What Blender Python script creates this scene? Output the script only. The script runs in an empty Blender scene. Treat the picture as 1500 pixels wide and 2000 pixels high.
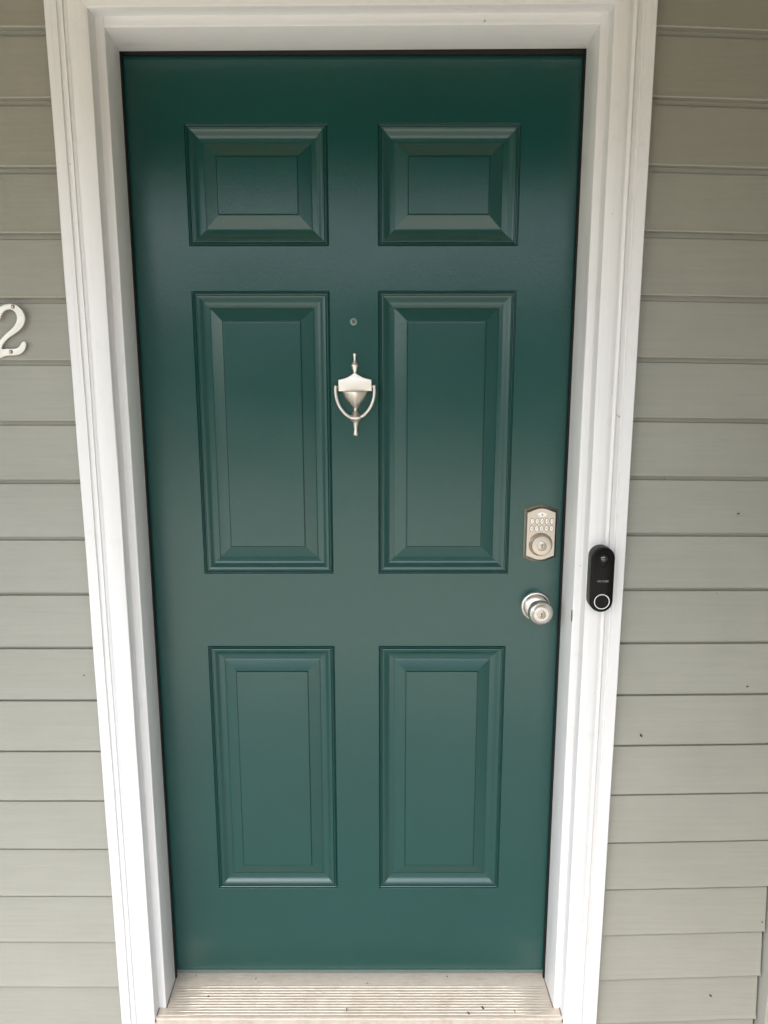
import bpy, bmesh, math, random
from mathutils import Vector, Matrix
random.seed(4)
S = bpy.context.scene
C = S.collection
R = math.radians

# ------------------------------------------------------------------ camera
cam_d = bpy.data.cameras.new('camera'); cam = bpy.data.objects.new('camera', cam_d); C.objects.link(cam)
cam_d.sensor_fit = 'VERTICAL'; cam_d.sensor_height = 24.0; cam_d.lens = 24.0*1450/2000
cam_d.clip_start = 0.02; cam_d.clip_end = 400
cam.location = (0.0604, -1.5499, 1.4075)
pitch, yaw, roll = 0.1848, -0.0009, -0.0007
cam.matrix_world = Matrix.Translation(cam.location) @ Matrix.Rotation(-yaw, 4, 'Z') @ Matrix.Rotation(math.pi/2-pitch, 4, 'X') @ Matrix.Rotation(roll, 4, 'Z')
S.camera = cam
S.render.resolution_x = 768; S.render.resolution_y = 1024

# ------------------------------------------------------------------ world / light
W = bpy.data.worlds.new('World'); S.world = W; W.use_nodes = True
nt = W.node_tree; nt.nodes.clear()
sky = nt.nodes.new('ShaderNodeTexSky'); sky.sky_type = 'NISHITA'; sky.sun_disc = False
sky.sun_elevation = R(58); sky.sun_rotation = R(202); sky.dust_density = 3.0; sky.air_density = 1.0
hs = nt.nodes.new('ShaderNodeHueSaturation'); hs.inputs['Saturation'].default_value = 0.6
bg = nt.nodes.new('ShaderNodeBackground'); bg.inputs['Strength'].default_value = 0.15
wo = nt.nodes.new('ShaderNodeOutputWorld')
nt.links.new(sky.outputs[0], hs.inputs['Color']); nt.links.new(hs.outputs[0], bg.inputs[0]); nt.links.new(bg.outputs[0], wo.inputs[0])
sun_d = bpy.data.lights.new('sun', 'SUN'); sun_d.energy = .66; sun_d.angle = R(55); sun_d.color = (1, .97, .92)
sun = bpy.data.objects.new('sun', sun_d); C.objects.link(sun)
# veiled sun in front of the house, a little to the left; the porch roof cuts it off from the upper wall
sun.rotation_euler = (R(32), 0, R(-26)); sun.location = (-3, -6, 8)
S.view_settings.view_transform = 'Standard'; S.view_settings.look = 'None'
S.view_settings.exposure = 1.8; S.view_settings.gamma = 1.0

# ------------------------------------------------------------------ helpers
def link(name, me, mat, parent=None, label=None, cat=None, group=None, kind=None, smooth=None):
    o = bpy.data.objects.new(name, me); C.objects.link(o)
    if mat:
        for m in (mat if isinstance(mat, (list, tuple)) else [mat]): me.materials.append(m)
    if parent: o.parent = parent
    if label: o['label'] = label
    if cat: o['category'] = cat
    if group: o['group'] = group
    if kind: o['kind'] = kind
    if smooth is not None:
        me.shade_smooth(); me.set_sharp_from_angle(angle=R(smooth))
    return o
def empty(name, loc, label, cat, group=None):
    o = bpy.data.objects.new(name, None); C.objects.link(o); o.location = loc; o.empty_display_size = .05
    o['label'] = label; o['category'] = cat
    if group: o['group'] = group
    return o
def pyme(name, v, f):
    me = bpy.data.meshes.new(name); me.from_pydata([tuple(p) for p in v], [], f); me.update(); return me
def fixn(me):
    bm = bmesh.new(); bm.from_mesh(me); bmesh.ops.remove_doubles(bm, verts=bm.verts, dist=1e-6)
    bmesh.ops.recalc_face_normals(bm, faces=bm.faces); bm.to_mesh(me); bm.free(); return me
def box(name, x0, x1, y0, y1, z0, z1, bev=0):
    bm = bmesh.new()
    vs = [bm.verts.new((x, y, z)) for x in (x0, x1) for y in (y0, y1) for z in (z0, z1)]
    for f in ((0,1,3,2),(4,6,7,5),(0,4,5,1),(2,3,7,6),(0,2,6,4),(1,5,7,3)): bm.faces.new([vs[i] for i in f])
    bmesh.ops.recalc_face_normals(bm, faces=bm.faces)
    if bev: bmesh.ops.bevel(bm, geom=list(bm.edges), offset=bev, segments=2, affect='EDGES', profile=.5)
    me = bpy.data.meshes.new(name); bm.to_mesh(me); bm.free(); return me
def loops(name, rings, cap0=False, cap1=True):
    """closed rings of equal vertex count -> skinned surface"""
    n = len(rings[0]); v = [p for r in rings for p in r]; f = []
    for i in range(len(rings)-1):
        for j in range(n):
            a, b = i*n+j, i*n+(j+1) % n
            f.append((a, b, b+n, a+n))
    if cap0: f.append(tuple(range(n-1, -1, -1)))
    if cap1: f.append(tuple((len(rings)-1)*n+j for j in range(n)))
    return fixn(pyme(name, v, f))
def lathe_y(name, prof, cx, cz, n=64, y0=0, cap=True):
    """prof: list of (radius, height-out-of-door); axis along -Y"""
    rings = [[(cx+r*math.cos(2*math.pi*j/n), y0-h, cz+r*math.sin(2*math.pi*j/n)) for j in range(n)] for r, h in prof]
    return loops(name, rings, cap0=False, cap1=cap)
def prism(name, pts, y0, y1, bev=0.0008, seg=2):
    """outline (x,z) from y0 (back) to y1 (front)"""
    bm = bmesh.new()
    b = [bm.verts.new((x, y0, z)) for x, z in pts]; t = [bm.verts.new((x, y1, z)) for x, z in pts]
    n = len(pts)
    ft = bm.faces.new(t); bm.faces.new(b[::-1])
    for i in range(n): bm.faces.new((b[i], b[(i+1) % n], t[(i+1) % n], t[i]))
    bmesh.ops.recalc_face_normals(bm, faces=bm.faces)
    if bev:
        bmesh.ops.bevel(bm, geom=list(ft.edges), offset=bev, segments=seg, affect='EDGES', profile=.5)
    me = bpy.data.meshes.new(name); bm.to_mesh(me); bm.free(); return me
def tube(name, path, rad, n=14, flat=1.0, closed_ends=True):
    rings = []
    m = len(path)
    for i, p in enumerate(path):
        p = Vector(p); a = Vector(path[max(i-1, 0)]); b = Vector(path[min(i+1, m-1)])
        t = (b-a).normalized(); s = Vector((0, 1, 0)); u = t.cross(s).normalized(); r = rad[i] if isinstance(rad, (list, tuple)) else rad
        rings.append([tuple(p+u*r*math.cos(2*math.pi*j/n)+s*r*flat*math.sin(2*math.pi*j/n)) for j in range(n)])
    return loops(name, rings, cap0=closed_ends, cap1=closed_ends)
def catmull(pts, k=6, closed=True):
    out = []; n = len(pts)
    rng = range(n) if closed else range(n-1)
    for i in rng:
        g = (lambda q: pts[q % n]) if closed else (lambda q: pts[max(0, min(n-1, q))])
        p0, p1, p2, p3 = g(i-1), g(i), g(i+1), g(i+2)
        for s in range(k):
            t = s/k
            out.append(tuple(.5*((2*b)+(-a+c)*t+(2*a-5*b+4*c-d)*t*t+(-a+3*b-3*c+d)*t**3) for a, b, c, d in zip(p0, p1, p2, p3)))
    if not closed: out.append(tuple(pts[-1]))
    return out
def text_mesh(name, s, size, x, y, z, ext=.0003, font_scale=1.0, offset=0):
    cu = bpy.data.curves.new(name, 'FONT'); cu.body = s; cu.size = size; cu.align_x = 'CENTER'; cu.align_y = 'CENTER'
    cu.extrude = ext; cu.offset = offset; cu.space_character = 1.1
    t = bpy.data.objects.new(name, cu)
    C.objects.link(t); dg = bpy.context.evaluated_depsgraph_get()
    me = bpy.data.meshes.new_from_object(t.evaluated_get(dg)); bpy.data.objects.remove(t)
    me.transform(Matrix.Translation((x, y, z)) @ Matrix.Rotation(math.pi/2, 4, 'X') @ Matrix.Diagonal((font_scale, 1, 1, 1)))
    return me
def join(name, mes):
    """merge meshes keeping a material index per source: [(mesh, index)]"""
    bm = bmesh.new()
    for me, idx in mes:
        k = len(bm.faces); bm.from_mesh(me); bm.faces.ensure_lookup_table()
        for f in bm.faces[k:]: f.material_index = idx
    out = bpy.data.meshes.new(name); bm.to_mesh(out); bm.free(); return out

# ------------------------------------------------------------------ materials
def mat(name, col, rough=.5, metal=0.0, spec=.5, coat=0.0):
    m = bpy.data.materials.new(name); m.use_nodes = True
    b = m.node_tree.nodes['Principled BSDF']
    b.inputs['Base Color'].default_value = (*col, 1); b.inputs['Roughness'].default_value = rough
    b.inputs['Metallic'].default_value = metal; b.inputs['Specular IOR Level'].default_value = spec
    b.inputs['Coat Weight'].default_value = coat
    return m
def N(m, t): return m.node_tree.nodes.new(t)
def L(m, a, b): m.node_tree.links.new(a, b)
def coords(m, scale=(1, 1, 1), loc=(0, 0, 0)):
    tc = N(m, 'ShaderNodeTexCoord'); mp = N(m, 'ShaderNodeMapping'); mp.inputs['Scale'].default_value = scale; mp.inputs['Location'].default_value = loc
    L(m, tc.outputs['Object'], mp.inputs[0]); return mp.outputs[0]
def noise(m, vec, scale, detail=4, rough=.55):
    n = N(m, 'ShaderNodeTexNoise'); n.inputs['Scale'].default_value = scale; n.inputs['Detail'].default_value = detail; n.inputs['Roughness'].default_value = rough
    L(m, vec, n.inputs['Vector']); return n.outputs['Fac']
def ramp(m, fac, stops):
    r = N(m, 'ShaderNodeValToRGB'); e = r.color_ramp.elements
    while len(e) < len(stops): e.new(.5)
    for k, (p, c) in enumerate(stops):
        e[k].position = p; e[k].color = (*c, 1) if len(c) == 3 else c
    L(m, fac, r.inputs[0]); return r.outputs[0]
def bump(m, h, strength, dist, prev=None):
    b = N(m, 'ShaderNodeBump'); b.inputs['Strength'].default_value = strength; b.inputs['Distance'].default_value = dist
    L(m, h, b.inputs['Height'])
    if prev: L(m, prev, b.inputs['Normal'])
    return b.outputs[0]
def P(m): return m.node_tree.nodes['Principled BSDF']
def mixc(m, fac, a, b, mode='MIX'):
    x = N(m, 'ShaderNodeMix'); x.data_type = 'RGBA'; x.blend_type = mode
    for s, v in ((x.inputs[0], fac), (x.inputs[6], a), (x.inputs[7], b)):
        if isinstance(v, (int, float)): s.default_value = v
        elif isinstance(v, tuple): s.default_value = (*v, 1)
        else: L(m, v, s)
    return x.outputs[2]

# door paint: satin green enamel with brush/roller texture
M_door = mat('green_satin_paint', (.012, .085, .066), .38, spec=.6)
v = coords(M_door)
c = ramp(M_door, noise(M_door, v, 3.0, 5), [(.0, (.0056, .050, .0425)), (1, (.0074, .064, .0545))])
L(M_door, c, P(M_door).inputs['Base Color'])
L(M_door, ramp(M_door, noise(M_door, v, 5, 2, .5), [(0, (.19,)*3), (1, (.27,)*3)]), P(M_door).inputs['Roughness'])
b1 = bump(M_door, noise(M_door, v, 2.2, 2), .25, .012)
b2 = bump(M_door, noise(M_door, coords(M_door, (1, 1, .35)), 420, 3, .6), .4, .0006, b1)
L(M_door, b2, P(M_door).inputs['Normal'])

# white trim paint with faint brush marks, grime lines and hair cracks
def trim_mat(name, sx, sz):
    m = mat(name, (.8, .79, .78), .42)
    v = coords(m, (sx, 8, sz))
    st = noise(m, v, 1.0, 6, .65)
    c1 = ramp(m, st, [(.26, (.62, .60, .58)), (.42, (.735, .725, .71)), (1, (.77, .76, .745))])
    g = noise(m, coords(m), 14, 8, .7)
    c2 = ramp(m, g, [(.28, (.93, .92, .90)), (.42, (1, 1, 1))])
    spk = ramp(m, noise(m, coords(m, (1, 1, 1), (3, 1, 2)), 70, 3, .6), [(.23, (.55, .5, .45)), (.27, (1, 1, 1))])
    L(m, mixc(m, 1.0, mixc(m, 1.0, c1, c2, 'MULTIPLY'), spk, 'MULTIPLY'), P(m).inputs['Base Color'])
    bb = bump(m, st, .35, .0012); bb = bump(m, g, .25, .0012, bb)
    L(m, bb, P(m).inputs['Normal']); return m
M_trimv = trim_mat('white_trim_paint', 150, 1.6)
M_trimh = trim_mat('white_head_paint', 1.6, 150)

# vinyl siding
M_side = mat('sage_vinyl', (.35, .345, .285), .5, spec=.4)
v = coords(M_side, (.9, 1, 26))
gr = noise(M_side, v, 6, 8, .7)
cl = noise(M_side, coords(M_side), 3.5, 6, .6)
c1 = ramp(M_side, cl, [(.3, (.292, .287, .239)), (.7, (.330, .323, .272))])
c2 = ramp(M_side, gr, [(.2, (.90,)*3), (.8, (1.04,)*3)])
fl = ramp(M_side, noise(M_side, coords(M_side, loc=(5, 2, 9)), 48, 2, .5), [(.18, (.42, .38, .3)), (.215, (1, 1, 1))])
L(M_side, mixc(M_side, 1., mixc(M_side, 1., c1, c2, 'MULTIPLY'), fl, 'MULTIPLY'), P(M_side).inputs['Base Color'])
bb = bump(M_side, gr, .4, .0010); bb = bump(M_side, cl, .5, .006, bb)
L(M_side, bb, P(M_side).inputs['Normal'])
M_post = mat('sage_post_vinyl', (.40, .395, .345), .45)
L(M_post, bump(M_post, noise(M_post, coords(M_post), 8, 6), .2, .003), P(M_post).inputs['Normal'])

# brushed nickel
def nickel(name, col, rough):
    m = mat(name, col, rough, 1.0)
    g = noise(m, coords(m, (60, 60, 60)), 6, 5, .6)
    L(m, ramp(m, g, [(.3, (rough-.06,)*3), (.7, (rough+.08,)*3)]), P(m).inputs['Roughness'])
    L(m, bump(m, noise(m, coords(m, (300, 300, 1200)), 1, 3), .03, .0002), P(m).inputs['Normal'])
    return m
M_nick = nickel('brushed_nickel', (.55, .495, .425), .36)
M_knk = nickel('champagne_nickel', (.76, .70, .62), .42)
M_rim = mat('key_recess', (.16, .13, .10), .5, .5)
M_knob = nickel('satin_nickel', (.66, .63, .58), .38)
M_key = mat('pale_key_plastic', (.86, .82, .74), .4)
M_numeral = nickel('pewter_finish', (.66, .63, .57), .45)
P(M_numeral).inputs['Metallic'].default_value = .75
M_dark = mat('dark_hole', (.01, .009, .008), .6)
M_ink = mat('dark_print', (.12, .10, .08), .6)
M_black = mat('black_gloss_plastic', (.004, .004, .004), .25, spec=.14)
M_blacks = mat('black_satin_plastic', (.008, .0075, .007), .42, spec=.3)
M_glass = mat('lens_glass', (.002, .002, .003), .05, spec=.8, coat=1)
M_ring = mat('white_ring', (.75, .76, .75), .35)
M_word = mat('grey_print', (.34, .36, .35), .5)
M_rub = mat('black_weatherstrip', (.013, .011, .010), .7, spec=.25)
M_bug = mat('dark_debris', (.02, .014, .01), .7)
M_sweep = mat('grey_edge_seal', (.10, .145, .135), .45)

# threshold metal, dull and dusty
M_sill = mat('dusty_aluminium', (.6, .53, .46), .5, .35)
v = coords(M_sill)
du = noise(M_sill, v, 16, 8, .7)
c1 = ramp(M_sill, du, [(.22, (.50, .44, .36)), (.5, (.64, .575, .49)), (.8, (.69, .635, .56))])
gp = ramp(M_sill, noise(M_sill, coords(M_sill, (6, 40, 1)), 5, 5, .7), [(.3, (.86, .83, .8)), (.6, (1, 1, 1))])
sp = ramp(M_sill, noise(M_sill, coords(M_sill, loc=(1, 7, 0)), 90, 3, .6), [(.22, (.25, .2, .15)), (.26, (1, 1, 1))])
L(M_sill, mixc(M_sill, 1., mixc(M_sill, 1., c1, gp, 'MULTIPLY'), sp, 'MULTIPLY'), P(M_sill).inputs['Base Color'])
L(M_sill, ramp(M_sill, du, [(.3, (.62,)*3), (.7, (.42,)*3)]), P(M_sill).inputs['Roughness'])
L(M_sill, bump(M_sill, du, .3, .0012), P(M_sill).inputs['Normal'])

M_floor = mat('pale_concrete', (.46, .42, .35), .8)
c = ramp(M_floor, noise(M_floor, coords(M_floor), 6, 8, .65), [(.3, (.31, .295, .27)), (.7, (.38, .365, .33))])
L(M_floor, c, P(M_floor).inputs['Base Color'])
M_ceil = mat('tan_ceiling_paint', (.52, .41, .24), .6)
M_bounce = mat('bounce_ground_tan', (.54, .49, .40), .9)
c = ramp(M_bounce, noise(M_bounce, coords(M_bounce), 9, 8, .7), [(.3, (.57, .53, .43)), (.7, (.71, .66, .56))])
L(M_bounce, c, P(M_bounce).inputs['Base Color'])
M_beam = mat('brown_beam_paint', (.05, .04, .028), .6)
M_grass = mat('lawn', (.07, .10, .035), .9)
c = ramp(M_grass, noise(M_grass, coords(M_grass), 2, 8, .7), [(.3, (.05, .08, .02)), (.7, (.11, .13, .05))])
L(M_grass, c, P(M_grass).inputs['Base Color'])

# ------------------------------------------------------------------ large structure (the porch the door stands in)
XL, XR = -.4390, .4435          # jamb faces
YJ, YC = -.092, -.125           # jamb front edge, casing front
CL, CR, CT = -.4550, .4590, 2.0335   # casing inner edges
OW = .0745                      # casing width

# lap siding -------------------------------------------------
def siding_mesh(name, x0, x1, za, p, slope, kmin, kmax, nx=14):
    """courses k: bottom lip at za - p*k (+ slope(k)*(x-.54)); real lapped profile"""
    v, f = [], []
    def z_at(k, x): return za - p*k + slope(k)*(x-.54)
    xs = [x0+(x1-x0)*i/nx for i in range(nx+1)]
    for k in range(kmin, kmax):
        wob = [random.uniform(-.0005, .0005) for _ in xs]
        base = len(v); prof_n = 9
        for i, x in enumerate(xs):
            zt = z_at(k, x); zb = z_at(k+1, x); w = wob[i]
            pr = [(-.090, zt+.004), (-.0905, zt-.0085), (-.0960, zt-.0100), (-.0968, zt-.013),
                  (-.1045+w, zb+.012), (-.1070+w, zb+.006), (-.1080+w, zb+.002), (-.1070+w, zb), (-.090, zb+.0005)]
            for y, z in pr: v.append((x, y, z))
        for i in range(nx):
            for j in range(prof_n-1):
                a = base+i*prof_n+j; f.append((a, a+prof_n, a+prof_n+1, a+1))
        # closed end faces
        f.append(tuple(base+j for j in range(prof_n))); f.append(tuple(base+nx*prof_n+j for j in reversed(range(prof_n))))
    return fixn(pyme(name, v, f))
wall = empty('house_wall', (0, 0, 0), 'sage grey lapped vinyl siding wall around the white door surround', 'wall')
link('siding', siding_mesh('siding', -2.6, CL-OW+.003, 2.0068, .1150, lambda k: -.0005, -5, 20, 30), M_side, wall, smooth=28)
link('siding', siding_mesh('siding', CR+OW-.003, .9005, 2.0075, .1140, lambda k: .0041*k-.0368, -5, 20), M_side, wall, smooth=28)
link('siding', siding_mesh('siding', CL-OW+.004, CR+OW-.004, 2.0068, .1150, lambda k: 0, -5, -1), M_side, wall, smooth=28)
link('sheathing', box('sheathing', -2.6, CL-.02, -.088, -.02, -.3, 2.65), M_rub, wall)
link('sheathing', box('sheathing', CR+.02, 1.05, -.088, -.02, -.3, 2.65), M_rub, wall)
link('sheathing', box('sheathing', CL-.02, CR+.02, -.088, -.02, 2.06, 2.65), M_rub, wall)
link('corner_post', box('corner_post', .9055, .975, -.135, -.089, -.3, 2.65, .002), M_post, wall)
# the porch's right side wall, same siding, running towards the viewer
rw = siding_mesh('siding', -1.15, -.13, 2.0, .115, lambda k: 0, -5, 20, 8)
rw.transform(Matrix.Translation((1.062, 0, 0)) @ Matrix.Rotation(R(-90), 4, 'Z') @ Matrix.Scale(-1, 4, (1, 0, 0)))
rw.flip_normals()
link('return_siding', rw, M_side, wall, smooth=28)

o = link('porch_floor', box('porch_floor', -2.4, 1.2, -2.0, -.13, -.40, -.20), M_floor, kind='structure')
o = link('porch_ceiling', box('porch_ceiling', -2.6, 1.2, -1.5, -.02, 2.46, 2.52), M_ceil, kind='structure')
o = link('porch_beam', box('porch_beam', -2.6, 1.2, -1.50, -1.42, 2.07, 2.459), M_beam, kind='structure')
g = pyme('ground', [(-60, -60, -.41), (60, -60, -.41), (60, 8, -.41), (-60, 8, -.41)], [(0, 1, 2, 3)])
link('ground', g, M_grass, kind='structure')
# unseen wooded bank, added so the paint and metal have something dark to reflect
M_wood = mat('reflection_bank_green', (.035, .05, .02), .9)
c = ramp(M_wood, noise(M_wood, coords(M_wood), 1.2, 9, .8), [(.35, (.015, .022, .008)), (.65, (.055, .075, .03))])
L(M_wood, c, P(M_wood).inputs['Base Color'])
v, f = [], []
for i in range(81):
    x = -40+i
    h = (4.5+.35*math.sin(x*.9)+.25*math.sin(x*2.3+1)+.2*math.sin(x*5.1))*(.12+.88*min(1, max(0, (x+12)/4)))
    for yy, z_ in ((-17, -.5), (-17.6, .9), (-18.3, h*.6), (-19.5, h), (-24, h+.6), (-34, h)): v.append((x, yy+.3*math.sin(x*1.7+z_), z_))
for i in range(80):
    for k in range(5):
        a = i*6+k; f.append((a, a+6, a+7, a+1))
link('reflection_bank', pyme('reflection_bank', v, f), M_wood, kind='structure', smooth=60)
g = pyme('bounce_ground', [(-9, -14, -.405), (6, -14, -.405), (6, -2.01, -.405), (-9, -2.01, -.405)], [(0, 1, 2, 3)])  # unseen pale ground sheet, added to bounce light and reflect in the door
link('bounce_ground', g, M_bounce, kind='structure')

# ------------------------------------------------------------------ door frame
frame = empty('door_frame', (0, 0, 0), 'white painted moulded door surround with jambs around the green door', 'door frame')
# casing profile: (u outward from inner edge, y)
prof = [(0, YJ+.004), (0, YC+.0022), (.0006, YC+.0007), (.0020, YC), (.0250, YC-.0006), (.0300, YC+.0002), (.0330, YC+.0020), (.0352, YC+.0022), (.0372, YC+.0004), (.0398, YC-.0004),
        (.0412, YC+.0028), (.0420, YC+.0028), (.0424, YC-.0003), (.0470, YC+.0008), (.0520, YC+.0032), (.0532, YC+.0032), (.0538, YC-.0012), (OW-.0012, YC-.0012), (OW, YC), (OW, YJ+.006)]
def casing(kind):
    rings = []
    nseg = 40
    if kind == 'head':
        rings = []
        for i in range(nseg+1):
            t = i/nseg
            r = []
            for u, y in prof:
                xa, xb = CL-u, CR+u
                w = .0005*math.sin(9*t+u*60)
                r.append((xa+(xb-xa)*t, y+(w if y < YC+.004 else 0), CT+u-.0025+.005*t*(1)))
            rings.append(r)
    else:
        s = -1 if kind == 'left' else 1
        for i in range(nseg+1):
            t = i/nseg; r = []
            for u, y in prof:
                zt = CT+u-(.0025 if s < 0 else -.0025); zb = -.30
                z = zb+(zt-zb)*t
                bow = .0016*math.sin(math.pi*t) if s > 0 else .0
                x0 = CL-u if s < 0 else CR+u
                jit = .0005*math.sin(z*7.3+u*90)+.0004*math.sin(z*17+u*200)
                r.append((x0+bow+(jit*.5 if 0 < i < nseg else 0), y+(jit*.5 if y < YC+.004 else 0), z))
            rings.append(r)
    n = len(prof); v = [p for r in rings for p in r]; f = []
    for i in range(nseg):
        for j in range(n-1):
            a = i*n+j; f.append((a, a+1, a+1+n, a+n))
    me = fixn(pyme('casing', v, f)); return me
for k in ('left', 'right'): link('side_casing', casing(k), M_trimv, frame, smooth=40)
link('head_casing', casing('head'), M_trimh, frame, smooth=40)
# jambs: front edge + inner face, wedge box
def jamb(name, xa_f, xa_b, xo, z0, z1, m):
    bm = bmesh.new()
    P8 = [(xa_f, YJ), (xa_b, -.013), (xo, -.013), (xo, YJ)]
    lo = [bm.verts.new((x, y, z0)) for x, y in P8]; hi = [bm.verts.new((x, y, z1)) for x, y in P8]
    bm.faces.new(lo[::-1]); bm.faces.new(hi)
    es = []
    for i in range(4): bm.faces.new((lo[i], lo[(i+1) % 4], hi[(i+1) % 4], hi[i]))
    bmesh.ops.recalc_face_normals(bm, faces=bm.faces)
    e = [x for x in bm.edges if abs(x.verts[0].co.z-x.verts[1].co.z) > .5 and abs(x.verts[0].co.x-xo) > .001]
    bmesh.ops.bevel(bm, geom=e, offset=.0016, segments=3, affect='EDGES', profile=.5)
    me = bpy.data.meshes.new(name); bm.to_mesh(me); bm.free()
    return link(name, me, m, frame, smooth=50)
jamb('side_jamb', -.4386, -.4397, CL-.003, -.028, 2.06, M_trimv)
jamb('side_jamb', .4452, .4412, CR+.003, -.028, 2.06, M_trimv)
bm = bmesh.new()
zf0, zf1, zb0, zb1 = 2.0135, 2.0180, 2.0045, 2.0085
vv = [bm.verts.new(p) for p in ((-.4384, YJ, zf0), (.4452, YJ, zf1), (.4412, -.013, zb1), (-.4396, -.013, zb0),
      (-.4384, YJ, 2.07), (.4452, YJ, 2.07), (.4412, -.013, 2.07), (-.4396, -.013, 2.07))]
for f in ((0,1,2,3),(4,7,6,5),(0,4,5,1),(2,6,7,3),(0,3,7,4),(1,5,6,2)): bm.faces.new([vv[i] for i in f])
bmesh.ops.recalc_face_normals(bm, faces=bm.faces)
e = [x for x in bm.edges if max(x.verts[0].co.z, x.verts[1].co.z) < 2.03 and abs(x.verts[0].co.x-x.verts[1].co.x) > .5]
bmesh.ops.bevel(bm, geom=e, offset=.0016, segments=3, affect='EDGES', profile=.5)
me = bpy.data.meshes.new('head_jamb'); bm.to_mesh(me); bm.free()
link('head_jamb', me, M_trimh, frame, smooth=50)
M_seam = mat('dirty_caulk', (.16, .12, .09), .8)
def seam(x0, y0, z0, x1, y1, z1, w=.0013):
    q = [(x0-w, y0, z0), (x0+w, y0, z0), (x1+w, y1, z1), (x1-w, y1, z1)]
    v = [(a, b, c-.006) for a, b, c in q]+[(a, b, c+.0006) for a, b, c in q]
    link('foot_seam', fixn(pyme('foot_seam', v, [(3,2,1,0),(4,5,6,7),(0,1,5,4),(1,2,6,5),(2,3,7,6),(3,0,4,7)])), M_seam, frame)
seam(-.4390, -.0135, -.0140, -.4379, YJ-.001, -.0160); seam(.4405, -.0135, -.0140, .4445, YJ-.001, -.0160)
seam(CL+.0006, YJ-.001, -.0155, CL+.0006, YC+.001, -.0185); seam(CR-.0006, YJ-.001, -.0155, CR-.0006, YC+.001, -.0185)
# weatherstrip in the gap between jamb stop and door
def strip(pts_a, pts_b): pass
link('weatherstrip', box('weatherstrip', -.4480, -.4374, -.0118, -.0015, -.02, 2.010, .002), M_rub, frame, smooth=40)
link('weatherstrip', box('weatherstrip', .4380, .4520, -.0118, -.0015, -.02, 2.010, .002), M_rub, frame, smooth=40)
link('weatherstrip', box('weatherstrip', -.4360, .4378, -.0118, -.0015, 2.0000, 2.016, .002), M_rub, frame, smooth=40)
link('rabbet', box('rabbet', -.50, -.4490, -.0128, .05, -.03, 2.06), M_rub, frame)
link('rabbet', box('rabbet', .4535, .50, -.0128, .05, -.03, 2.06), M_rub, frame)
link('rabbet', box('rabbet', -.4489, .4534, -.0010, .05, 2.0205, 2.06), M_rub, frame)

# ------------------------------------------------------------------ door
door = empty('entry_door', (0, 0, 0), 'dark green six panel entry door with nickel hardware in a white surround', 'door')
cols = [(-.3285, -.0497), (.0470, .3265)]
rows = [(1.6560, 1.8840), (.9825, 1.5710), (.2190, .8185)]
DX0, DX1, DZ0, DZ1 = -.4475, .4515, .0015, 2.019
xs = [DX0, cols[0][0], cols[0][1], cols[1][0], cols[1][1], DX1]
zs = [DZ0, rows[2][0], rows[2][1], rows[1][0], rows[1][1], rows[0][0], rows[0][1], DZ1]
bm = bmesh.new(); gv = {}
for i, x in enumerate(xs):
    for j, z in enumerate(zs): gv[i, j] = bm.verts.new((x, 0, z))
for i in range(5):
    for j in range(7):
        if i in (1, 3) and j in (1, 3, 5): continue
        bm.faces.new((gv[i, j], gv[i+1, j], gv[i+1, j+1], gv[i, j+1]))
# edges going back, rounded bottom
per = [gv[i, 0] for i in range(6)]+[gv[5, j] for j in range(1, 8)]+[gv[i, 7] for i in range(4, -1, -1)]+[gv[0, j] for j in range(6, 0, -1)]
bk = [bm.verts.new((v_.co.x, .045, v_.co.z)) for v_ in per]
for i in range(len(per)): bm.faces.new((per[i], per[(i+1) % len(per)], bk[(i+1) % len(per)], bk[i]))
bmesh.ops.recalc_face_normals(bm, faces=bm.faces)
me = bpy.data.meshes.new('slab'); bm.to_mesh(me); bm.free()
link('slab', me, M_door, door)
# embossed panel profile: (distance inward, depth) in mm
PP = [(0, 0), (.3, .3), (1.0, 3.6), (2.6, 4.4), (3.5, 1.4), (4.4, .6), (5.3, 1.4), (6.2, 4.8), (7.8, 5.2), (8.8, 2.4), (9.9, 1.8), (11.6, 2.3),
      (13.5, 3.2), (15.5, 4.5), (17.5, 6.0), (19.5, 7.5), (21.5, 8.7), (23.5, 9.5), (26, 10.0), (29, 10.4), (32.2, 10.7), (33.1, 10.8), (33.9, 10.2), (34.6, 9.8), (35.6, 9.5),
      (58.0, 2.9), (59.0, 2.75), (59.5, 3.9), (60.2, 3.8), (60.9, .8), (61.3, .35), (62.1, .3), (64, .3)]
def panel(x0, x1, z0, z1):
    rings = []
    for d, y in PP:
        d *= .001; y *= .001
        rings.append([(x0+d, y, z0+d), (x1-d, y, z0+d), (x1-d, y, z1-d), (x0+d, y, z1-d)])
    v = [p for r in rings for p in r]; f = []
    for i in range(len(rings)-1):
        for j in range(4):
            a, b = i*4+j, i*4+(j+1) % 4; f.append((a, b, b+4, a+4))
    n = len(rings)
    f.append(tuple((n-1)*4+j for j in range(4)))
    me = pyme('panel', v, f); me.shade_smooth(); me.set_sharp_from_angle(angle=R(24))
    at = me.attributes.get('sharp_edge') or me.attributes.new('sharp_edge', 'BOOLEAN', 'EDGE')
    for e in me.edges:
        a, b = e.vertices
        if a % 4 == b % 4 and a//4 != b//4: at.data[e.index].value = True
    return me
for z0, z1 in rows:
    for x0, x1 in cols: link('panel', panel(x0, x1, z0, z1), M_door, door)
link('door_sweep', box('door_sweep', -.4375, .4395, -.0025, .004, -.0050, .0008, .001), M_sweep, door)
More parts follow.
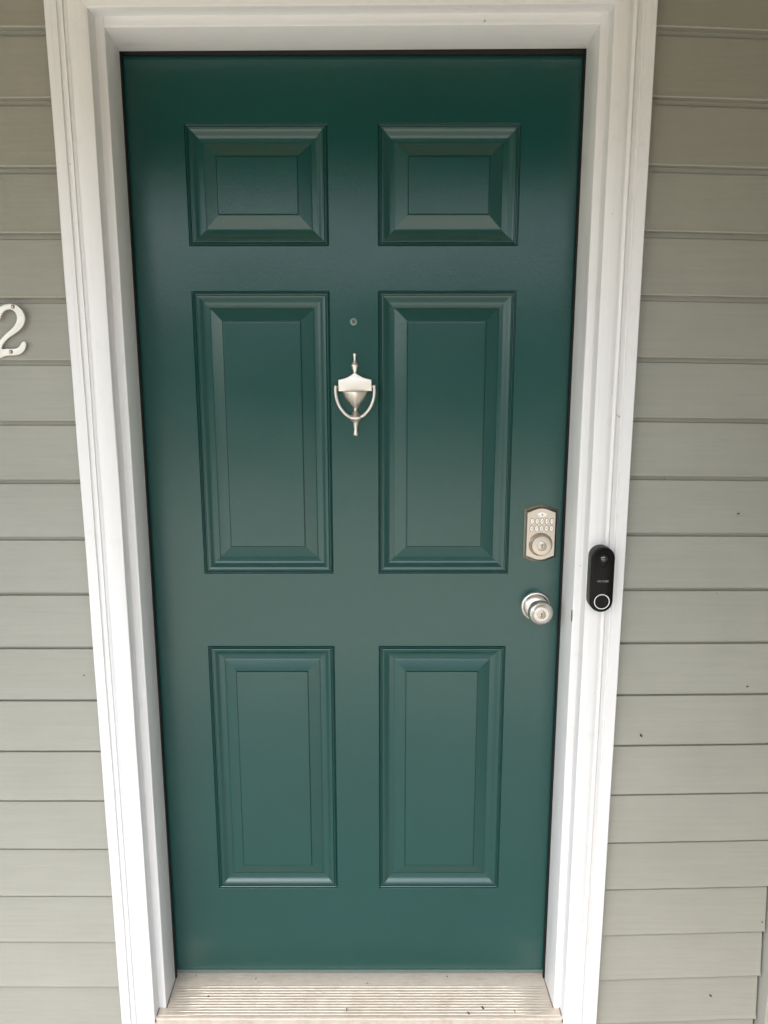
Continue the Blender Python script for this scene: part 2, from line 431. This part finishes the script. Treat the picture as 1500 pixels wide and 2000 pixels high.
# peephole
ph = link('peephole', lathe_y('peephole', [(.0072, 0), (.0072, .0014), (.0064, .0021), (.0046, .0022), (.0040, .0010)], -.0024, 1.510, 32), mat('clouded_brass', (.22, .28, .25), .45, .5), door, smooth=40)
link('lens', lathe_y('lens', [(.0038, .0008), (.0030, .0020), (.0016, .0027), (.0003, .0029)], -.0024, 1.510, 24), mat('clouded_lens', (.09, .12, .11), .25), ph, smooth=60)

# door knocker ------------------------------------------------
def K(xz): return xz
kn_axis_x, z_top = -.0006, 1.447
ZP = .0001575
def zz(zy): return z_top-(zy-735)*ZP
knock = bpy.data.objects.new('door_knocker', None); C.objects.link(knock); knock.parent = door; knock.empty_display_size = .03
def half_lathe(name, prof, depth=1.0, n=40, off=0.002):
    """vertical turned shape flattened onto the door; prof (halfwidth, z)"""
    rings = []
    for hw, z in prof:
        rings.append([(hw*math.cos(2*math.pi*j/n), -off-hw*depth*math.sin(2*math.pi*j/n)*(1 if math.sin(2*math.pi*j/n) > 0 else .15), z) for j in range(n)])
    return loops(name, rings, cap0=True, cap1=True)
fin = [(4, 722), (16, 728), (22, 742), (22, 756), (16, 780), (13, 805), (15, 825), (27, 850), (42, 875), (47, 888), (42, 902), (33, 930), (24, 958), (20, 975), (24, 990), (34, 1004)]
fin = [(a*ZP, zz(b)) for a, b in fin]
link('finial', half_lathe('finial', fin, .8, off=.004), M_knk, knock, smooth=60)
out = [(0, 978), (26, 992), (60, 1016), (105, 1040), (160, 1056), (216, 1068), (218, 1215)]
pl = [(a*ZP, zz(b)) for a, b in out]; pts = pl+[(-x, z) for x, z in reversed(pl[1:])]
link('plate', prism('plate', pts, 0, -.0105, .0012, 3), M_knk, knock, smooth=40)
urn = [(158, 1214), (166, 1225), (162, 1245), (150, 1275), (130, 1310), (106, 1345), (80, 1378), (56, 1405), (38, 1425), (28, 1442), (26, 1458), (34, 1478), (52, 1505), (68, 1530), (76, 1552), (76, 1575), (62, 1595), (44, 1610), (34, 1630), (28, 1665), (26, 1700), (26, 1735), (30, 1755), (34, 1772), (32, 1788), (20, 1800), (4, 1804)]
# urn has a crease down the middle: diamond-ish section
rings = []
for hw, zy in urn:
    hw *= ZP; z = zz(zy); r = []
    for j in range(32):
        a = 2*math.pi*j/32; cx_, sy_ = math.cos(a), math.sin(a)
        d = (.65*math.sqrt(max(0, 1-cx_*cx_))+.35*(1-abs(cx_))) if sy_ > 0 else -.1*(1-abs(cx_))
        r.append((hw*cx_, -.002-hw*.85*d-min(.004, hw*.2)*(sy_ > .01), z))
    rings.append(r)
link('urn', loops('urn', rings, True, True), M_knk, knock, smooth=50)
ringp = catmull([(-251, 1158), (-254, 1200), (-250, 1262), (-238, 1325), (-212, 1395), (-172, 1460), (-118, 1518), (-58, 1552), (0, 1562), (58, 1552), (118, 1518), (172, 1460), (212, 1395), (238, 1325), (250, 1262), (254, 1200), (251, 1158)], 4, False)
pth = [(a*ZP, -.0135+.003*max(0, (1300-b)/150)*0, zz(b)) for a, b in ringp]
rad = [.0034]*len(pth)
rs = tube('ring', pth, rad, 16)
strike = tube('strike', [(x*ZP, -.0145, zz(1563-abs(x)*.12)) for x in (-88, -70, -40, 0, 40, 70, 88)], [.0012, .0030, .0044, .0050, .0044, .0030, .0012], 16)
link('striker_ring', join('striker_ring', [(rs, 0), (strike, 0)]), M_knob, knock, smooth=60)
for s in (-1, 1):
    me = bpy.data.meshes.new('pivot'); bm = bmesh.new()
    bmesh.ops.create_uvsphere(bm, u_segments=20, v_segments=12, radius=.0035); bm.to_mesh(me); bm.free()
    me.transform(Matrix.Translation((s*251*ZP, -.0135, zz(1153))))
    link('pivot', me, M_knob, knock, smooth=60)
    me = tube('pivot', [(s*.0335, -.0075, zz(1162)), (s*.0392, -.012, zz(1160))], .0022, 12)
    link('pivot', me, M_knob, knock, smooth=60)
knock.location = (kn_axis_x, 0, z_top); knock.rotation_euler = (0, R(-.45), 0)
for o in C.objects:
    if o.parent == knock: o.location.z -= z_top
knock['label'] = 'nickel urn shaped knocker with a U ring'

# keypad deadbolt --------------------------------------------
lock = bpy.data.objects.new('keypad_lock', None); C.objects.link(lock); lock.parent = door; lock.location = (0, 0, 0)
LX = .3912
def lock_outline(hw, zb, zt, arch):
    n = 24; pts = []
    def bulge(t):  # ogee arch: flat shoulders rising to the middle
        c_ = math.cos(t*math.pi/2); return arch*c_**1.35
    top = [(LX-hw+2*hw*i/n, zt+bulge(-1+2*i/n)) for i in range(n+1)]
    bot = [(LX+hw-2*hw*i/n, zb-bulge(1-2*i/n)) for i in range(n+1)]
    return top+bot
lr = []
for y, hw, zb, zt, ar in [(0, .0350, 1.0188, 1.1238, .0098), (-.0022, .0350, 1.0188, 1.1238, .0098), (-.0034, .0342, 1.0197, 1.1229, .0097), (-.0050, .0325, 1.0216, 1.1211, .0094),
                      (-.0078, .0309, 1.0236, 1.1200, .0090), (-.0105, .0303, 1.0244, 1.1196, .0088), (-.0124, .0300, 1.0247, 1.1193, .0087), (-.0132, .0292, 1.0255, 1.1185, .0086), (-.0132, .0282, 1.0265, 1.1175, .0084)]:
    lr.append([(x, y, z) for x, z in lock_outline(hw, zb, zt, ar)])
link('plate', loops('plate', lr, False, True), M_nick, lock, smooth=35)
link('cylinder', lathe_y('cylinder', [(.0250, .0128), (.0252, .0136), (.0238, .0150), (.0232, .0162), (.0222, .0215), (.0212, .0262), (.0208, .0276), (.0200, .0284), (.0192, .0286), (.0120, .0286), (.0108, .0286), (.0105, .0268), (.0094, .0268), (.0088, .0268)], LX, 1.0500, 72), M_nick, lock, smooth=35)
def plug(name, cx, cz, r, y, parent):
    a = lathe_y('a', [(r, y-.001), (r, y+.0006), (r-.0006, y+.0010)], cx, cz, 40)
    k = prism('k', [(cx-.0011, cz+.0040), (cx+.0011, cz+.0040), (cx+.0013, cz+.0018), (cx+.0005, cz), (cx+.0011, cz-.0048), (cx-.0014, cz-.0048), (cx-.0008, cz)], -y, -(y+.00125), 0)
    link(name, join(name, [(a, 0), (k, 1)]), [M_nick, M_dark], parent, smooth=40)
plug('keyhole', LX, 1.0500, .0092, .0279, lock)
def lens_outline(cx, cz, hw, hh, n=20, p=1.25):
    o_ = []
    for j in range(n*2):
        a = 2*math.pi*j/(2*n); o_.append((cx+hw*math.copysign(abs(math.cos(a))**(p if hw > hh else .95), math.cos(a)), cz+hh*math.copysign(abs(math.sin(a))**(p if hh > hw else .95), math.sin(a))))
    return o_
bz = prism('b', lens_outline(LX+.0012, 1.1145, .0098, .0056), -.0128, -.0146, .0005)
sy = [(.0012, 0), (.0012, .0016), (-.0012, .0016), (-.0012, 0)]
body = prism('s', [(LX+.0012-.0015, 1.1128), (LX+.0012+.0015, 1.1128), (LX+.0012+.0015, 1.1148), (LX+.0012-.0015, 1.1148)], -.0145, -.0149, 0)
shk = tube('s2', [(LX+.0012-.0009, -.0148, 1.1147), (LX+.0012-.0009, -.0148, 1.1158), (LX+.0012, -.0148, 1.1165), (LX+.0012+.0009, -.0148, 1.1158), (LX+.0012+.0009, -.0148, 1.1147)], .0003, 6)
link('lock_button', join('lock_button', [(bz, 0), (body, 1), (shk, 1)]), [M_key, M_ink], lock, smooth=40)
for r_, (zc, ds) in enumerate([(1.1004, '12345'), (1.0846, '67890')]):
    for i, d in enumerate(ds):
        xc = LX+.0014+(i-2)*.0104-(.0006 if r_ else 0)
        kb = prism('b', lens_outline(xc, zc, .0036, .0058), -.0128, -.0146, .0006)
        rim = prism('r', lens_outline(xc, zc, .0046, .0069), -.0128, -.01335, .0001, 1)
        tx = text_mesh('t', d, .0058, xc, -.0147, zc, .0001)
        link('key_button', join('key_button', [(kb, 0), (tx, 1), (rim, 2)]), [M_key, M_ink, M_rim], lock, smooth=40)
lock['label'] = 'nickel keypad deadbolt plate'

# door knob ----------------------------------------------------
KX, KZ = .3890, .9095
knob = bpy.data.objects.new('door_knob', None); C.objects.link(knob); knob.parent = door
link('rose', lathe_y('rose', [(.0325, 0), (.0325, .0022), (.0316, .0040), (.0298, .0050), (.0284, .0054), (.0276, .0066), (.0262, .0086), (.0236, .0112), (.0200, .0132), (.0168, .0144), (.0158, .0160)], KX, KZ, 72), M_knob, knob, smooth=35)
link('neck', lathe_y('neck', [(.0160, .0150), (.0150, .0185), (.0136, .0225), (.0132, .0265), (.0140, .0300), (.0160, .0325)], KX+.0004, KZ, 48), M_knob, knob, smooth=50)
link('grip', lathe_y('grip', [(.0150, .0318), (.0205, .0335), (.0238, .0365), (.0256, .0405), (.0262, .0445), (.0258, .0482), (.0246, .0515), (.0232, .0535), (.0222, .0543), (.0212, .0548), (.0200, .0560), (.0190, .0572), (.0184, .0577), (.0178, .0575), (.0176, .0555), (.0168, .0555), (.0164, .0580), (.0154, .0588), (.0146, .0589), (.0104, .0589), (.0096, .0589), (.0095, .0572), (.0080, .0572)], KX+.0008, KZ, 72), M_knob, knob, smooth=35)
plug('keyhole', KX+.0008, KZ-.0002, .0084, .0584, knob)
knob['label'] = 'round satin nickel knob with keyhole'

# ------------------------------------------------------------------ threshold
tp = [(.03, -.0135), (-.012, -.0140), (-.0310, -.0145)]
y = -.0325
for i in range(11):
    zb = -.0152-.0003*i
    tp += [(y, zb), (y-.0007, zb+.0018), (y-.0026, zb+.0020), (y-.0036, zb+.0002), (y-.0060, zb-.0002)]
    y -= .0073
tp += [(y, -.0185), (y-.001, -.0165), (y-.0065, -.0165), (y-.0090, -.0185), (y-.0095, -.030), (y-.012, -.20)]
TX0, TX1 = CL-.0015, CR+.0015
nseg = 60; v, f = [], []
for i in range(nseg+1):
    x = TX0+(TX1-TX0)*i/nseg
    for k, (yy, z_) in enumerate(tp):
        z2 = z_
        flat = -.0150-(abs(yy)-.032)*.02
        if -.112 < yy < -.032:   # ridges worn flat near the ends
            e = min(1, max(0, (x-(-.405+.02*math.sin(k*1.7)))/.05)); e2 = min(1, max(0, ((.405+.015*math.sin(k*2.3))-x)/.06))
            w = .15+.85*min(e, e2); z2 = flat+(z_-flat)*w
        v.append((x, yy, z2))
n = len(tp)
for i in range(nseg):
    for k in range(n-1):
        a = i*n+k; f.append((a, a+1, a+1+n, a+n))
th = link('door_threshold', fixn(pyme('threshold', v, f)), M_sill, None, 'dusty ribbed metal threshold below the green door', 'threshold', smooth=40)
link('sill_base', box('sill_base', TX0, TX1, -.1135, .05, -.20, -.026), M_rub, th)

# specks of debris
def speck(x, y, z, ln, wd, ang, label, grp, up=True, cat='debris'):
    bm = bmesh.new(); bmesh.ops.create_icosphere(bm, subdivisions=2, radius=.5)
    for q in bm.verts:
        q.co += Vector((random.uniform(-.06, .06), random.uniform(-.06, .06), random.uniform(-.06, .06)))
        q.co.x *= ln*(1+.0); q.co.y *= wd*(1+.5*q.co.x/ln if ln else 1); q.co.z *= wd*.7
    me = bpy.data.meshes.new('speck'); bm.to_mesh(me); bm.free()
    me.transform(Matrix.Rotation(R(ang), 4, 'Z'))
    if not up: me.transform(Matrix.Rotation(R(90), 4, 'X'))
    o = link('debris_speck', me, M_bug, None, label, cat, grp); me.shade_smooth()
    o.location = (x, y, z); return o


G2 = 'dark specks lying on the threshold'
speck(-.393, -.004, -.0132, .004, .0022, 70, 'tiny dark speck in the left back corner of the threshold', G2)
speck(-.2476, -.0125, -.0128, .0042, .0026, 80, 'small dark insect with a thread leg near the back of the threshold', G2)
speck(-.3495, -.0643, -.0128, .0060, .0034, 5, 'round black speck on the left end of the threshold ridges', G2)
speck(.2094, -.0060, -.0130, .0038, .0024, 95, 'tiny dark speck right of centre just under the green door', G2)
speck(.0183, -.0261, -.0130, .0030, .0024, 30, 'tiny dark speck at the centre of the threshold above the first ridge', G2)
speck(-.0263, -.100, -.0138, .0125, .0019, 89, 'thin upright dark sliver on the middle of the threshold ridges', G2)
speck(.2830, -.0945, -.0135, .0095, .0038, -60, 'curled dark insect on the right of the threshold ridges', G2)
speck(.2489, -.1085, -.0140, .0085, .0036, -50, 'dark insect nearest the threshold nose, right of centre', G2)
speck(.3545, -.1040, -.0138, .0100, .0017, 100, 'thin dark sliver at the right end of the threshold ridges', G2)
G3 = 'dark specks stuck to the right siding'
speck(.5971, -.1066, .6615, .0085, .0036, -62, 'black insect clinging to the siding just right of the door casing', G3, False)
speck(.8108, -.1060, .7700, .0050, .0030, 5, 'small grey speck on the right siding under a lap line', G3, False)
speck(.7938, -.1060, .0294, .0080, .0034, -40, 'dark insect on the lowest right siding boards', G3, False)
speck(.8917, -.1075, .2179, .0035, .0030, 0, 'tiny dark dot near the corner post at the bottom right', G3, False)
speck(.7600, -.1065, 1.1340, .0060, .0026, 10, 'grey smudge speck on the right siding level with the keypad lock', G3, False)
speck(-.5601, -.1065, .7952, .0034, .0028, 20, 'tiny dark dot on the left siding beside the door casing', 'dark specks on the left siding', False)
# worn slot on the right jamb edge
me = prism('wear_mark', [(.4440, .9060), (.4452, .9058), (.4458, .9180), (.4450, .9300), (.4440, .9290), (.4436, .918)], YJ+.004, YJ-.0004, 0)
link('wear_mark', me, mat('worn_brown', (.16, .13, .09), .7), frame)

# ------------------------------------------------------------------ house number 2
def pxn(p, y=-.112):
    """traced outline points are scaled to metres at the wall plane"""
    u, w = p
    z = 1.4357-((w-800)/5)*.000940
    return (-.6694+(u/5)*.00099+(z-1.4357)*.098, z)
outer = [(-62, 420), (-66, 385), (-50, 345), (-20, 308), (20, 282), (60, 268), (100, 264), (140, 274), (180, 300), (212, 338), (232, 385), (234, 430), (216, 480), (185, 520), (140, 556), (95, 588), (55, 622), (25, 665), (16, 706),
         (60, 704), (110, 704), (155, 698), (182, 680), (200, 648), (216, 634), (236, 636), (247, 658), (240, 700), (220, 735), (190, 758), (150, 770), (110, 772), (60, 776), (20, 790), (-20, 808), (-60, 812), (-72, 780), (-64, 735), (-44, 690), (-16, 640), (20, 592), (60, 548), (105, 508), (140, 465), (156, 420), (152, 375), (130, 340), (98, 322), (62, 324), (34, 340), (16, 364), (4, 396), (-8, 424), (-36, 434)]
oz = [pxn(p) for p in catmull([(float(a), float(b)) for a, b in outer], 3)]
num = empty('house_number', (-.66, -.110, 1.49), 'pewter coloured house number 2 screwed to the siding left of the door', 'house number')
me = prism('numeral', oz, -.1075, -.1115, .0010, 3); me.transform(Matrix.Translation((.66, .110, -1.49)))
link('numeral', me, M_numeral, num, smooth=45)
for px_ in ((119, 294), (103, 735)):
    x, z = pxn(px_)
    me = lathe_y('screw', [(.0037, -.0004), (.0037, .0004), (.0030, .0003), (.0029, .0012), (.0020, .0019), (.0004, .0021)], x+.66, z-1.49, 24, -.0013)
    o = link('screw', me, [M_ink], num, smooth=50)
    me = lathe_y('screw_head', [(.0026, .0010), (.0020, .0019), (.0012, .0023), (.0002, .0024)], x+.66, z-1.49, 24, -.0013)
    link('screw_head', me, M_nick, o, smooth=60)

# ------------------------------------------------------------------ video doorbell on the right casing
BX, BZT, BZB, BH = .4848, 1.0768, .9450, .0232
bell = empty('video_doorbell', (BX, YC, 1.011), 'black capsule shaped video doorbell on the right white casing', 'doorbell')
def capsule(hw, zt, zb, n=24):
    pts = []
    for j in range(n+1):
        a = math.pi*j/n; pts.append((hw*math.cos(a), zt-hw+hw*math.sin(a)))
    for j in range(n+1):
        a = math.pi+math.pi*j/n; pts.append((hw*math.cos(a), zb+hw+hw*math.sin(a)))
    return pts
def cap_rings(spec, ox=0, oz=0):
    zt, zb = BZT-1.011, BZB-1.011
    return [[(x+ox, yy, z+oz) for x, z in capsule(BH-i, zt-i, zb+i)] for i, yy in spec]
link('body', loops('body', cap_rings([(.0006, 0), (.0004, -.006), (.0003, -.0225), (.0010, -.0232), (.0010, -.0238)]), False, True), M_blacks, bell, smooth=35)
link('faceplate', loops('faceplate', cap_rings([(.0010, -.0238), (.0008, -.0244), (.0010, -.0262), (.0019, -.0272), (.0034, -.0276)]), False, True), M_black, bell, smooth=35)
# camera dome with its wedge shaped hood
lz = 1.0545-1.011
hood = prism('h', catmull([(-.0085, lz+.0060), (0, lz+.0098), (.0085, lz+.0060), (.0100, lz-.001), (.0062, lz-.0110), (0, lz-.0195), (-.0062, lz-.0110), (-.0100, lz-.001)], 5), -.0270, -.0290, .0012, 3)
link('lens_hood', hood, M_black, bell, smooth=40)
dome = lathe_y('lens', [(.0078, 0), (.0076, .0012), (.0062, .0030), (.0040, .0041), (.0018, .0046), (.0003, .0047)], 0, lz, 36, -.0288)
link('lens', dome, M_glass, bell, smooth=60)
rb = lathe_y('button_ring', [(.0152, 0), (.0152, .0006), (.0137, .0006), (.0137, 0)], .0008, .9672-1.011, 64, -.0274, cap=False)
link('button_ring', rb, M_ring, bell, smooth=30)
link('button', lathe_y('button', [(.0134, .0), (.0130, .0003), (.0006, .0002)], .0008, .9672-1.011, 48, -.0274), M_black, bell, smooth=30)
link('wordmark', text_mesh('wordmark', 'VICTURE', .0052, .0006, -.0277, 1.0085-1.011, .0001), M_word, bell)
